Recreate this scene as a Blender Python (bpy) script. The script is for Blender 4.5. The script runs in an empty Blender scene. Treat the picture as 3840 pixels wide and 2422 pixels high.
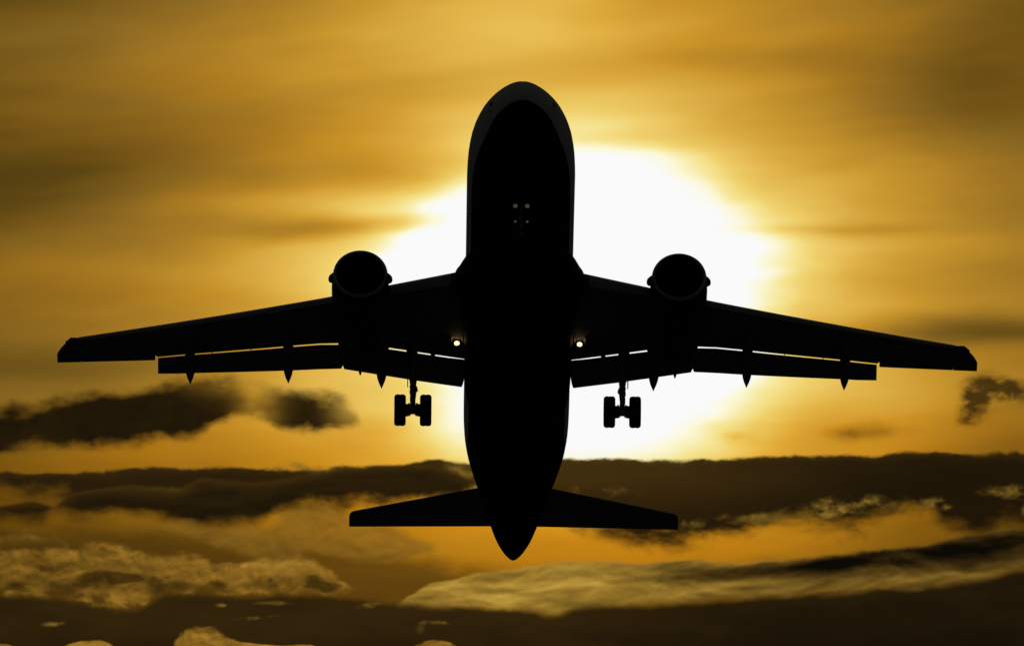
import bpy, math, random
from mathutils import Vector, Matrix

# ----------------------------------------------------------------------------
#  camera, sky, sun, exposure
# ----------------------------------------------------------------------------
R = math.radians
SC = bpy.context.scene
COL = SC.collection

EL0 = 9.0                    # elevation of the line of sight, degrees
DIST = 550.0                 # metres from the camera to the aeroplane
EYE = Vector((0.0, 0.0, 1.7))
FWD = Vector((0, math.cos(R(EL0)), math.sin(R(EL0))))
UP = Vector((0, -math.sin(R(EL0)), math.cos(R(EL0))))

cd = bpy.data.cameras.new('camera')
cam = bpy.data.objects.new('camera', cd)
COL.objects.link(cam)
cam.location = EYE
cam.rotation_euler = (R(90 + EL0), 0, 0)
cd.sensor_width = 36.0
cd.lens = 36.0 * 101.1 * DIST / 3840.0       # long telephoto, about 520 mm
cd.clip_start = 1.0
cd.clip_end = 5000.0
SC.camera = cam

SC.view_settings.view_transform = 'Standard'
SC.view_settings.look = 'None'
SC.view_settings.exposure = 0.0
SC.view_settings.gamma = 1.0
SC.view_settings.use_curve_mapping = False

# the sun: behind thin cloud, almost straight behind the aeroplane
SUN_AZ = 0.29                # degrees to the right of the line of sight
SUN_EL = 9.06
sl = bpy.data.lights.new('sun', 'SUN')
sl.energy = 0.6
sl.angle = R(3.0)
sl.color = (1.0, 0.80, 0.50)
sun = bpy.data.objects.new('sun', sl)
COL.objects.link(sun)
sd = Vector((math.sin(R(SUN_AZ)) * math.cos(R(SUN_EL)), math.cos(R(SUN_AZ)) * math.cos(R(SUN_EL)), math.sin(R(SUN_EL))))
sun.rotation_euler = (-sd).to_track_quat('-Z', 'Y').to_euler()
sun.location = (0, 60, 40)

# ---- the sky -----------------------------------------------------------------
world = bpy.data.worlds.new('World')
SC.world = world
world.use_nodes = True
NT = world.node_tree
NT.nodes.clear()
LK = NT.links


def srgb(c):
    return tuple(((v / 255.0) / 12.92 if v / 255.0 <= 0.04045 else ((v / 255.0 + 0.055) / 1.055) ** 2.4) for v in c)


class V:
    """a number in the node tree, with ordinary arithmetic"""
    def __init__(self, s): self.s = s
    def __add__(self, o): return op('ADD', self, o)
    __radd__ = __add__
    def __sub__(self, o): return op('SUBTRACT', self, o)
    def __rsub__(self, o): return op('SUBTRACT', o, self)
    def __mul__(self, o): return op('MULTIPLY', self, o)
    __rmul__ = __mul__
    def __truediv__(self, o): return op('DIVIDE', self, o)
    def __neg__(self): return op('MULTIPLY', self, -1.0)


def put(sock, v):
    if isinstance(v, V):
        LK.new(v.s, sock)
    elif hasattr(v, 'is_output'):
        LK.new(v, sock)
    else:
        sock.default_value = v


def op(kind, a, b=None, c=None, clamp=False):
    n = NT.nodes.new('ShaderNodeMath')
    n.operation = kind
    n.use_clamp = clamp
    put(n.inputs[0], a)
    if b is not None: put(n.inputs[1], b)
    if c is not None: put(n.inputs[2], c)
    return V(n.outputs[0])


def vmax(a, b): return op('MAXIMUM', a, b)
def vmin(a, b): return op('MINIMUM', a, b)
def vexp(a): return op('EXPONENT', a)
def vabs(a): return op('ABSOLUTE', a)
def vsqrt(a): return op('SQRT', a)


def sstep(x, a, b):
    n = NT.nodes.new('ShaderNodeMapRange')
    n.interpolation_type = 'SMOOTHSTEP'
    n.clamp = True
    put(n.inputs['Value'], x)
    n.inputs['From Min'].default_value = a
    n.inputs['From Max'].default_value = b
    n.inputs['To Min'].default_value = 0.0
    n.inputs['To Max'].default_value = 1.0
    return V(n.outputs['Result'])


def xyz(x, y, z=0.0):
    n = NT.nodes.new('ShaderNodeCombineXYZ')
    put(n.inputs[0], x); put(n.inputs[1], y); put(n.inputs[2], z)
    return n.outputs[0]


def noise(u, v, su, sv, seed, detail=4.0, rough=0.55, dist=0.0, tilt=0.0):
    """centred noise, about -0.5 .. 0.5"""
    n = NT.nodes.new('ShaderNodeTexNoise')
    n.noise_dimensions = '3D'
    vv = v if tilt == 0.0 else v + u * tilt
    LK.new(xyz(u * su, vv * sv, seed), n.inputs['Vector'])
    n.inputs['Scale'].default_value = 1.0
    n.inputs['Detail'].default_value = detail
    n.inputs['Roughness'].default_value = rough
    n.inputs['Distortion'].default_value = dist
    return (V(n.outputs['Fac']) - 0.5) * 2.2


U_LO, U_HI, V_LO, V_HI = -0.4, 4.24, 1.0, 2.8


def curve(u, pts, lo=V_LO, hi=V_HI, ulo=U_LO, uhi=U_HI):
    """piecewise smooth function of u"""
    n = NT.nodes.new('ShaderNodeFloatCurve')
    c = n.mapping.curves[0]
    n.mapping.use_clip = False
    P = [((a - ulo) / (uhi - ulo), (b - lo) / (hi - lo)) for a, b in pts]
    if P[0][0] > 0.0: P.insert(0, (0.0, P[0][1]))
    if P[-1][0] < 1.0: P.append((1.0, P[-1][1]))
    while len(c.points) < len(P): c.points.new(0.5, 0.5)
    for q, p in zip(c.points, P):
        q.location = p
        q.handle_type = 'AUTO_CLAMPED'
    n.mapping.update()
    put(n.inputs['Value'], op('MULTIPLY', u - ulo, 1.0 / (uhi - ulo), clamp=True))
    return V(n.outputs[0]) * (hi - lo) + lo


def ramp(t, stops):
    n = NT.nodes.new('ShaderNodeValToRGB')
    e = n.color_ramp.elements
    while len(e) < len(stops): e.new(0.5)
    for i, (p, c) in enumerate(stops):
        e[i].position = p
    for i, (p, c) in enumerate(stops):
        e[i].color = (*srgb(c), 1.0)
    put(n.inputs['Fac'], t)
    return n.outputs['Color']


def mixc(a, b, f):
    n = NT.nodes.new('ShaderNodeMix')
    n.data_type = 'RGBA'
    put(n.inputs['Factor'], f)
    A = [s for s in n.inputs if s.name == 'A' and s.type == 'RGBA'][0]
    B = [s for s in n.inputs if s.name == 'B' and s.type == 'RGBA'][0]
    for s, c in ((A, a), (B, b)):
        if isinstance(c, tuple): s.default_value = (*c, 1.0)
        else: LK.new(c, s)
    return [s for s in n.outputs if s.type == 'RGBA'][0]


# direction -> sky map: U grows to the right with azimuth, W grows downwards,
# one unit is 1.03 degrees of sky; (1.92, 1.211) is the line of sight
tc = NT.nodes.new('ShaderNodeTexCoord')
sp = NT.nodes.new('ShaderNodeSeparateXYZ')
LK.new(tc.outputs['Generated'], sp.inputs[0])
dx, dy, dz = (V(o) for o in sp.outputs)
KS = 101.1 * DIST / 1000.0
az = op('ARCTAN2', dx, dy)
el = op('ARCSINE', op('MINIMUM', op('MAXIMUM', dz, -1.0), 1.0))
U = az * (KS * math.cos(R(EL0))) + 1.92
W = 1.211 - (el - R(EL0)) * KS

def blob(u, v, cu, cv, su, sv, amp, tilt=0.0):
    a = (u - cu) / su
    b = (v - cv) / sv if tilt == 0.0 else (v - cv - (u - cu) * tilt) / sv
    return vexp((a * a + b * b) * -1.0) * amp


SKY_RAMP = [(0.0, (8, 7, 3)), (0.1, (32, 24, 8)), (0.2, (62, 46, 13)), (0.3, (92, 69, 19)), (0.4, (134, 100, 33)), (0.5, (170, 125, 38)),
            (0.6, (203, 152, 48)), (0.7, (226, 182, 78)), (0.8, (240, 208, 108)), (0.87, (247, 230, 150)), (0.94, (252, 248, 215)), (1.0, (250, 250, 250))]

# soft drift so that nothing follows a straight line
w1 = noise(U, W, 0.9, 2.6, 3.1, 3.0)
w2 = noise(U, W, 0.7, 2.2, 11.7, 3.0)
Us = U + w1 * 0.26
Ws = W + w2 * 0.09
# the veiled sun's glow
ga = (Us - 2.18) / 0.70
gb = (Ws - 1.14) / 0.58
rr_ = vsqrt(ga * ga + gb * gb)
T = curve(rr_, [(0, 1.16), (0.8, 1.06), (1.0, 0.945), (1.15, 0.85), (1.3, 0.77), (1.5, 0.68), (1.8, 0.59), (2.3, 0.495), (3.0, 0.41), (4.0, 0.33), (6.0, 0.26), (10.0, 0.19), (24.0, 0.12)], 0.0, 1.3, 0.0, 30.0)
# streaks of high cloud
streak = noise(U, W, 0.55, 3.2, 21.3, 4.0, 0.5, 0.0, 0.10)
fine = noise(U, W, 1.4, 8.0, 5.9, 3.0, 0.5, 0.0, 0.07)
T = T + streak * 0.085 + fine * 0.030 + 0.014
for b in [(0.0, 0.72, 0.85, 0.24, -0.125), (0.0, 0.0, 0.7, 0.12, -0.06), (1.0, 0.55, 0.8, 0.16, -0.06), (1.34, 0.855, 0.38, 0.042, -0.20), (1.05, 0.76, 0.5, 0.04, 0.06),
          (0.6, 1.02, 0.7, 0.10, 0.07), (1.85, 0.07, 0.55, 0.20, 0.12), (1.55, 0.665, 0.36, 0.075, -0.15), (2.75, 0.24, 0.7, 0.06, -0.06), (3.65, 0.40, 0.5, 0.18, -0.11), (3.75, 0.0, 0.45, 0.22, -0.07),
          (3.0, 0.47, 0.5, 0.10, -0.04), (3.3, 0.64, 0.5, 0.07, 0.03), (3.10, 0.845, 0.42, 0.030, -0.11), (2.95, 0.60, 0.25, 0.06, -0.05), (3.6, 0.90, 0.5, 0.08, 0.05), (3.2, 1.08, 0.4, 0.12, -0.03), (3.55, 1.24, 0.75, 0.07, -0.21),
          (3.35, 1.48, 0.6, 0.14, 0.03), (0.25, 1.36, 0.5, 0.08, -0.09), (1.2, 1.50, 0.45, 0.10, 0.03), (1.45, 1.60, 0.25, 0.12, -0.06), (0.5, 1.71, 0.6, 0.06, 0.03), (3.84, 1.65, 0.3, 0.2, -0.06),
          (2.15, 0.30, 0.5, 0.07, -0.04), (2.35, 0.52, 0.35, 0.06, -0.07), (2.92, 1.22, 0.18, 0.14, -0.13), (2.95, 1.60, 0.28, 0.12, -0.10), (2.80, 0.68, 0.16, 0.06, -0.06), (2.85, 0.98, 0.14, 0.10, 0.05), (2.68, 1.47, 0.12, 0.09, 0.05), (2.35, 0.46, 0.25, 0.05, 0.03)]:
    T = T + blob(Us, Ws, *b)
# small torn puffs low on the right
nE1 = noise(U, W, 6.0, 10.0, 31.0, 7.0, 0.56, 0.2)
nE2 = noise(U, W, 6.0, 10.0, 47.0, 7.0, 0.56, 0.2)
fP = blob(U, W, 3.17, 1.625, 0.07, 0.03, 1.0) + blob(U, W, 3.30, 1.615, 0.10, 0.03, 0.7) + blob(U, W, 2.76, 1.64, 0.06, 0.022, 0.9)
T = T - fP * vmax(nE1 * 1.1 + 0.5, 0.0) * 0.22
low = sstep(W, 1.60, 1.95)
T = T - low * 0.085
sky = ramp(T, SKY_RAMP)


def tinted(c, col, f):
    t = NT.nodes.new('ShaderNodeMix'); t.data_type = 'RGBA'; t.blend_type = 'MULTIPLY'
    put(t.inputs['Factor'], f)
    LK.new(c, [q for q in t.inputs if q.name == 'A' and q.type == 'RGBA'][0])
    [q for q in t.inputs if q.name == 'B' and q.type == 'RGBA'][0].default_value = (*col, 1)
    return [q for q in t.outputs if q.type == 'RGBA'][0]


# the lower sky is redder; the high veil drifts between khaki and orange
sky = tinted(sky, (1.0, 0.83, 0.36), sstep(W, 1.42, 1.80) * (1.0 - sstep(T, 0.68, 0.86)))
sky = tinted(sky, (1.0, 0.93, 0.72), sstep(w2 + fine * 0.4, -0.25, 0.35) * (1.0 - sstep(T, 0.68, 0.86)))

CLOUD_RAMP = [(0.0, (12, 10, 4)), (0.12, (31, 22, 8)), (0.25, (56, 39, 13)), (0.4, (82, 62, 21)), (0.55, (116, 89, 32)), (0.7, (150, 117, 43)), (0.85, (182, 146, 58)), (1.0, (212, 178, 84))]

GOLD_RAMP = [(0.0, (12, 9, 3)), (0.12, (30, 21, 7)), (0.25, (54, 37, 11)), (0.4, (84, 60, 17)), (0.55, (116, 84, 25)), (0.7, (146, 107, 35)), (0.85, (170, 127, 47)), (1.0, (194, 150, 64))]

# billowy noise shared by the cloud layers; the emboss terms light the billows from the sun's side
nS = noise(U, W, 3.0, 8.0, 63.0, 6.0, 0.55, 0.4)
nW = noise(U, W, 1.1, 5.0, 77.0, 4.0, 0.5, 0.4, -0.12)
bA = noise(U, W, 8.0, 13.0, 91.0, 5.0, 0.55, 0.35)
bB_ = noise(U + 0.010, W - 0.018, 8.0, 13.0, 91.0, 5.0, 0.55, 0.35)
emb = bA - bB_
sA = noise(U, W, 2.6, 9.0, 113.0, 5.0, 0.52, 0.3, 0.07)
sB = noise(U, W - 0.016, 2.6, 9.0, 113.0, 5.0, 0.52, 0.3, 0.07)
embS = sA - sB
bC = noise(U, W, 17.0, 24.0, 131.0, 5.0, 0.55, 0.3)


def layer(sky, top, bot, st, sb, amp, shade, rimT=0.0, wT=0.03, rimB=0.0, wB=0.03, var=(), opa=1.0, extra=None, wamp=0.0, e1=None, e2=None, ampb=None, opav=None, pal=None):
    """a bank of cloud between two wandering edges"""
    a = W - curve(U, top) + (e1 or nE1) * amp + nW * wamp
    b = curve(U, bot) - W + (e2 or nE2) * (amp * 1.3 if ampb is None else ampb) + nW * wamp
    al = sstep(a, -st, st) * sstep(b, -sb, sb) * opa
    if opav is not None: al = al * opav
    sh = None
    for n_, k_ in var:
        sh = n_ * k_ if sh is None else sh + n_ * k_
    sh = sh + shade
    if rimT: sh = sh + vexp(vmax(a, 0.0) * (-1.0 / wT)) * rimT
    if rimB: sh = sh + vexp(vmax(b, 0.0) * (-1.0 / wB)) * rimB
    if extra is not None: sh = sh + extra
    return mixc(sky, ramp(sh, pal or CLOUD_RAMP), al)


def tatters(sky, f, n, k, lo, hi, shade, opa=1.0, pal=None):
    """ragged patches: f is the sum of their envelopes, torn by noise inside them only"""
    g = f * (n * k + 1.0)
    return mixc(sky, ramp(shade, pal or CLOUD_RAMP), sstep(g, lo, hi) * opa)


# A: dark cloud under the left wing, thin in its middle and ragged at its right end
thinA = 1.0 - vmin(blob(U, W, 0.97, 1.50, 0.075, 0.10, 0.48) + blob(U, W, 0.86, 1.45, 0.14, 0.035, 0.35), 0.9) * vmax(nE2 * 1.2 + 0.85, 0.0)
thinA = vmax(thinA - blob(U, W, 1.33, 1.53, 0.08, 0.08, 0.5), 0.0)
sky = layer(sky, [(-.4, 1.84), (-.15, 1.60), (0, 1.555), (.12, 1.54), (.23, 1.50), (.4, 1.485), (.6, 1.455), (.74, 1.425), (.86, 1.43), (1.0, 1.455), (1.12, 1.47), (1.24, 1.475), (1.33, 1.52), (1.4, 1.60)],
            [(-.4, 1.76), (0, 1.71), (.12, 1.665), (.25, 1.655), (.45, 1.665), (.6, 1.65), (.73, 1.63), (.82, 1.575), (.9, 1.54), (.98, 1.56), (1.08, 1.61), (1.16, 1.62), (1.26, 1.61), (1.36, 1.57), (1.42, 1.48)],
            0.036, 0.036, 0.055, 0.13, var=((nS, 0.05),), extra=blob(U, W, 0.97, 1.49, 0.16, 0.07, 0.12) + bC * 0.03, wamp=0.03, opav=thinA)
# B: broken arch of cloud at the right edge
fB = blob(U, W, 3.71, 1.455, 0.10, 0.055, 1.1) + blob(U, W, 3.84, 1.485, 0.11, 0.045, 1.0) + blob(U, W, 3.655, 1.515, 0.065, 0.065, 1.0) + blob(U, W, 3.61, 1.575, 0.05, 0.05, 0.6)
sky = tatters(sky, fB, bA * 1.0 + nE1 * 0.5 + bC * 0.45, 1.5, 0.15, 1.5, nS * 0.12 + 0.20, 0.92)
# D: long dark bank right across the sky
bankD_x = blob(U, W, 2.2, 1.78, 0.8, 0.10, 0.13) - blob(U, W, 3.5, 1.85, 0.6, 0.2, 0.05)
sky = layer(sky, [(-.4, 1.79), (0, 1.778), (.3, 1.773), (.6, 1.757), (.85, 1.752), (1.1, 1.765), (1.3, 1.755), (1.5, 1.74), (1.62, 1.725), (1.78, 1.735), (2.1, 1.722), (2.4, 1.724), (2.55, 1.73), (2.8, 1.715), (3.0, 1.708), (3.1, 1.702), (3.25, 1.713), (3.32, 1.704), (3.5, 1.697), (3.7, 1.706), (3.84, 1.705)],
            [(-.4, 1.83), (0, 1.835), (.2, 1.86), (.45, 1.89), (.8, 1.90), (1.2, 1.885), (1.6, 1.88), (1.75, 1.85), (1.9, 1.86), (2.05, 1.93), (2.25, 1.985), (2.45, 2.045), (2.6, 2.02), (2.75, 2.0), (2.95, 1.96), (3.2, 1.975), (3.35, 1.93), (3.45, 1.91), (3.55, 1.98), (3.65, 2.0), (3.75, 1.97), (3.84, 1.96)],
            0.008, 0.055, 0.028, 0.155, rimT=0.18, wT=0.010, var=((nS, 0.03), (embS, 0.03)), extra=bankD_x, wamp=0.012, ampb=0.09)
# pale tatters on the bank's lower half
fT = blob(U, W, 3.22, 1.895, 0.20, 0.045, 1.0) + blob(U, W, 3.78, 1.845, 0.11, 0.040, 0.95) + blob(U, W, 2.82, 1.945, 0.15, 0.028, 0.8) + blob(U, W, 2.25, 1.845, 0.16, 0.038, 0.75) + blob(U, W, 3.02, 1.935, 0.11, 0.032, 0.8) + blob(U, W, 1.72, 1.785, 0.09, 0.06, 0.85) + blob(U, W, 2.56, 1.965, 0.09, 0.040, 0.75) + blob(U, W, 3.86, 1.91, 0.06, 0.04, 0.8) + blob(U, W, 1.15, 1.755, 0.22, 0.03, 0.7) + blob(U, W, 3.5, 1.90, 0.10, 0.035, 0.7)
sky = tatters(sky, fT, nE2 + bC * 0.45, 2.6, 0.42, 1.75, nS * 0.25 + emb * 0.25 + 0.64, 0.88)
# E: second row of lumps on the left, tops catching the light
sky = layer(sky, [(-.4, 1.93), (0, 1.90), (.13, 1.885), (.2, 1.90), (.25, 1.875), (.36, 1.838), (.5, 1.822), (.58, 1.83), (.66, 1.84), (.72, 1.82), (.77, 1.80), (.85, 1.81), (1.0, 1.81), (1.06, 1.80), (1.2, 1.775), (1.35, 1.755), (1.5, 1.745), (1.7, 1.77), (1.85, 1.85), (2.0, 1.92)],
            [(-.4, 1.95), (0, 1.955), (.15, 1.955), (.22, 1.91), (.3, 1.935), (.5, 1.94), (.65, 1.95), (.8, 1.975), (.95, 1.965), (1.05, 1.91), (1.2, 1.885), (1.5, 1.87), (1.7, 1.85), (1.85, 1.82), (2.0, 1.80)],
            0.012, 0.035, 0.016, 0.13, rimT=0.17, wT=0.020, var=((nS, 0.06), (embS, 0.08)), wamp=0.02, ampb=0.05)
# F: brown murk behind the golden clouds at lower left
sky = layer(sky, [(-.4, 2.06), (0, 2.02), (.25, 1.99), (.5, 1.97), (.7, 1.99), (.95, 2.02), (1.15, 2.05), (1.3, 2.06), (1.5, 2.08), (1.8, 2.13), (2.0, 2.15), (2.4, 2.15), (3.0, 2.11), (3.84, 2.05)],
            [(-.4, 2.5), (3.84, 2.5)], 0.055, 0.03, 0.04, 0.29, var=((nS, 0.07), (embS, 0.05)), opa=0.74, wamp=0.04, pal=GOLD_RAMP)
# pale beige masses sweeping down to the right
sky = layer(sky, [(-.4, 2.06), (0, 1.99), (.15, 2.0), (.25, 2.03), (.3, 2.06)], [(-.4, 2.03), (0, 2.03), (.15, 2.04), (.25, 2.04), (.3, 2.02)],
            0.02, 0.02, 0.035, 0.44, var=((nS, 0.15), (emb, 0.3)), opa=0.7)
sky = layer(sky, [(-.4, 2.10), (.4, 2.06), (.55, 1.965), (.7, 1.967), (.85, 1.985), (1.0, 1.985), (1.08, 1.925), (1.2, 1.905), (1.35, 1.955), (1.5, 1.99), (1.6, 2.035), (1.68, 2.07)],
            [(-.4, 1.95), (.4, 1.96), (.55, 1.965), (.65, 1.985), (.75, 2.01), (.85, 2.05), (.95, 2.09), (1.02, 2.115), (1.1, 2.12), (1.16, 2.07), (1.25, 2.075), (1.35, 2.10), (1.5, 2.095), (1.6, 2.06), (1.68, 2.02)],
            0.026, 0.022, 0.045, 0.60, var=((nS, 0.14), (emb, 0.14), (bC, 0.05), (nW, 0.12)), opa=0.72, wamp=0.02, pal=GOLD_RAMP)
# golden billows
eG = bA * 0.8 + bC * 0.45
sky = layer(sky, [(-.4, 2.32), (-.15, 2.09), (0, 2.085), (.19, 2.063), (.45, 2.047), (.64, 2.085), (.72, 2.085), (.845, 2.13), (.96, 2.105), (1.115, 2.105), (1.2, 2.129), (1.275, 2.18), (1.33, 2.22), (1.45, 2.28)],
            [(-.4, 2.22), (0, 2.215), (.1, 2.245), (.25, 2.23), (.36, 2.245), (.42, 2.27), (.5, 2.285), (.56, 2.26), (.62, 2.205), (.72, 2.205), (.85, 2.23), (.95, 2.215), (1.05, 2.23), (1.2, 2.22), (1.28, 2.225), (1.33, 2.21), (1.45, 2.2)],
            0.020, 0.030, 0.038, 0.50, rimT=0.17, wT=0.055, var=((emb, 0.34), (bA, 0.12), (bC, 0.13), (nS, 0.16), (nW, 0.10)), extra=blob(U, W, 0.95, 2.13, 0.45, 0.05, 0.10) - blob(U, W, 0.10, 2.14, 0.2, 0.06, 0.07), wamp=0.015, e1=eG, e2=eG, ampb=0.085, opa=0.93, pal=GOLD_RAMP)
# ragged hollows in their lower half
fH = blob(U, W, 0.37, 2.175, 0.08, 0.045, 1.0) + blob(U, W, 0.50, 2.168, 0.10, 0.022, 0.95) + blob(U, W, 0.58, 2.215, 0.05, 0.04, 0.9) + blob(U, W, 0.68, 2.195, 0.06, 0.035, 0.85) + blob(U, W, 0.82, 2.195, 0.05, 0.035, 0.95) + blob(U, W, 1.02, 2.19, 0.05, 0.035, 0.95) + blob(U, W, 1.17, 2.18, 0.07, 0.045, 0.9) + blob(U, W, 0.22, 2.20, 0.10, 0.03, 0.7) + blob(U, W, 0.17, 2.15, 0.08, 0.02, 0.6) + blob(U, W, 0.28, 2.27, 0.08, 0.02, 0.8) + blob(U, W, 1.25, 2.20, 0.05, 0.03, 0.8)
sky = tatters(sky, fH, bA * 0.9 + bC * 0.8, 1.0, 0.45, 0.95, nS * 0.06 + bC * 0.10 + emb * 0.1 + 0.25, 0.86, GOLD_RAMP)
# the bright knuckle hanging below them
fK = blob(U, W, 0.46, 2.225, 0.055, 0.035, 1.15) + blob(U, W, 0.535, 2.25, 0.045, 0.028, 1.05) + blob(U, W, 0.42, 2.265, 0.05, 0.02, 0.8)
sky = tatters(sky, fK, eG, 0.9, 0.40, 0.85, emb * 0.5 + bC * 0.12 + 0.58, 0.9, GOLD_RAMP)
# H: long pale bank rising to the right
shH = blob(U, W, 1.95, 2.2, 0.5, 0.09, 0.13) - sstep(U, 2.3, 3.3) * 0.10 + bC * 0.05 - blob(U, W, 3.4, 2.085, 0.55, 0.05, 0.30, -0.10) - blob(U, W, 2.8, 2.15, 0.38, 0.03, 0.24, -0.06) - blob(U, W, 3.80, 2.03, 0.38, 0.075, 0.25, -0.12) - blob(U, W, 3.0, 2.12, 0.25, 0.02, 0.2, -0.08) - blob(U, W, 2.05, 2.15, 0.2, 0.02, 0.08)
sky = layer(sky, [(-.4, 2.55), (1.2, 2.38), (1.45, 2.285), (1.55, 2.235), (1.62, 2.19), (1.72, 2.165), (1.85, 2.145), (2.05, 2.118), (2.25, 2.108), (2.4, 2.112), (2.6, 2.105), (2.85, 2.108), (3.0, 2.095), (3.12, 2.078), (3.3, 2.058), (3.5, 2.045), (3.65, 2.01), (3.84, 1.985), (4.0, 1.98), (4.2, 2.16)],
            [(-.4, 2.2), (1.2, 2.2), (1.45, 2.262), (1.6, 2.272), (1.85, 2.275), (2.0, 2.285), (2.06, 2.30), (2.15, 2.28), (2.3, 2.265), (2.5, 2.258), (2.7, 2.245), (3.0, 2.225), (3.3, 2.205), (3.5, 2.195), (3.7, 2.17), (3.84, 2.14), (4.0, 2.11), (4.2, 2.05)],
            0.011, 0.030, 0.024, 0.60, rimT=0.15, wT=0.014, rimB=0.03, wB=0.03, var=((nS, 0.14), (embS, 0.36), (sA, 0.24), (nW, 0.14)), extra=shH, wamp=0.014, ampb=0.04)
# G: dark floor of cloud, down to the horizon
floor_x = blob(U, W, 0.9, 2.30, 1.2, 0.10, 0.045) - blob(U, W, 3.5, 2.42, 0.9, 0.2, 0.085)
bG = W - curve(U, [(-.4, 2.25), (0, 2.235), (.2, 2.245), (.35, 2.27), (.5, 2.285), (.65, 2.23), (.9, 2.235), (1.2, 2.235), (1.4, 2.25), (1.6, 2.275), (1.85, 2.28), (2.0, 2.29), (2.06, 2.31), (2.15, 2.285), (2.5, 2.262), (2.8, 2.245), (3.0, 2.23), (3.3, 2.21), (3.5, 2.20), (3.7, 2.175), (3.84, 2.145)]) + nE1 * 0.022
sky = mixc(sky, ramp(nS * 0.05 + nW * 0.04 + embS * 0.03 + 0.165 + floor_x, CLOUD_RAMP), sstep(bG, -0.016, 0.020))
# golden tops and shreds over the dark floor
fG = blob(U, W, 0.765, 2.425, 0.105, 0.080, 1.2) + blob(U, W, 0.34, 2.44, 0.10, 0.040, 1.1) + blob(U, W, 0.02, 2.44, 0.05, 0.030, 1.0) + blob(U, W, 0.93, 2.44, 0.14, 0.03, 1.0) + blob(U, W, 1.63, 2.43, 0.09, 0.040, 0.9) + blob(U, W, 1.14, 2.44, 0.08, 0.026, 0.9)
sky = tatters(sky, fG, bA * 0.8 + bC * 0.4, 0.55, 0.40, 0.56, emb * 0.40 + bA * 0.15 + bC * 0.10 + nS * 0.10 + 0.62, 1.0, GOLD_RAMP)
fW = blob(U, W, 0.94, 2.318, 0.12, 0.012, 0.8, -0.10) + blob(U, W, 1.66, 2.333, 0.08, 0.010, 0.7, 0.03) + blob(U, W, 0.22, 2.34, 0.07, 0.014, 0.5, -0.1) + blob(U, W, 1.43, 2.265, 0.12, 0.016, 0.85, -0.15) + blob(U, W, 1.05, 2.262, 0.10, 0.012, 0.5) + blob(U, W, 0.83, 2.27, 0.03, 0.010, 0.6) + blob(U, W, 1.58, 2.37, 0.03, 0.03, 0.4)
sky = tatters(sky, fW, nE2 + bC * 0.5, 2.2, 0.22, 1.05, emb * 0.4 + nS * 0.2 + 0.54, 0.85)

# clear air behind it all: a low evening sun in a Nishita sky; the ground side is dark
nish = NT.nodes.new('ShaderNodeTexSky')
nish.sky_type = 'NISHITA'
nish.sun_disc = False
nish.sun_elevation = R(SUN_EL)
nish.sun_rotation = R(SUN_AZ)
nish.air_density = 1.5
nish.dust_density = 3.0
bg1 = NT.nodes.new('ShaderNodeBackground')
LK.new(nish.outputs[0], bg1.inputs['Color'])
bg1.inputs['Strength'].default_value = 0.05
bg2 = NT.nodes.new('ShaderNodeBackground')
LK.new(sky, bg2.inputs['Color'])
bg2.inputs['Strength'].default_value = 1.0
bg1.inputs['Strength'].default_value = 0.004
# far from the sun the cloud thins out and goes dim, and the ground is nearly black at this exposure
far = sstep(vsqrt((U - 2.2) * (U - 2.2) + (W - 1.14) * (W - 1.14)), 6.0, 40.0)
gnd = sstep(el, -0.03, 0.0)
c2 = mixc(sky, (0.035, 0.034, 0.030), far)
c3 = mixc((0.004, 0.004, 0.0038), c2, gnd)
LK.new(c3, bg2.inputs['Color'])
mixs = NT.nodes.new('ShaderNodeMixShader')
put(mixs.inputs[0], far * 0.6 * gnd)
LK.new(bg2.outputs[0], mixs.inputs[1]); LK.new(bg1.outputs[0], mixs.inputs[2])
wo = NT.nodes.new('ShaderNodeOutputWorld')
LK.new(mixs.outputs[0], wo.inputs['Surface'])
world.cycles.sampling_method = 'MANUAL'
world.cycles.sample_map_resolution = 1024


# ----------------------------------------------------------------------------
#  materials
# ----------------------------------------------------------------------------
def material(name, col, rough=0.5, metal=0.0, spec=0.3, var=0.12, scale=3.0, bump=0.0):
    m = bpy.data.materials.new(name)
    m.use_nodes = True
    nt = m.node_tree
    b = nt.nodes['Principled BSDF']
    tcn = nt.nodes.new('ShaderNodeTexCoord')
    nz = nt.nodes.new('ShaderNodeTexNoise')
    nz.inputs['Scale'].default_value = scale
    nz.inputs['Detail'].default_value = 5
    nt.links.new(tcn.outputs['Object'], nz.inputs['Vector'])
    mr = nt.nodes.new('ShaderNodeMapRange')
    mr.inputs['To Min'].default_value = 1 - var
    mr.inputs['To Max'].default_value = 1 + var
    nt.links.new(nz.outputs['Fac'], mr.inputs['Value'])
    mx = nt.nodes.new('ShaderNodeVectorMath')
    mx.operation = 'SCALE'
    mx.inputs[0].default_value = col
    nt.links.new(mr.outputs['Result'], mx.inputs['Scale'])
    nt.links.new(mx.outputs[0], b.inputs['Base Color'])
    b.inputs['Roughness'].default_value = rough
    b.inputs['Metallic'].default_value = metal
    b.inputs['Specular IOR Level'].default_value = spec
    if bump:
        bn = nt.nodes.new('ShaderNodeBump')
        bn.inputs['Strength'].default_value = bump
        bn.inputs['Distance'].default_value = 0.01
        nt.links.new(nz.outputs['Fac'], bn.inputs['Height'])
        nt.links.new(bn.outputs[0], b.inputs['Normal'])
    return m


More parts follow.
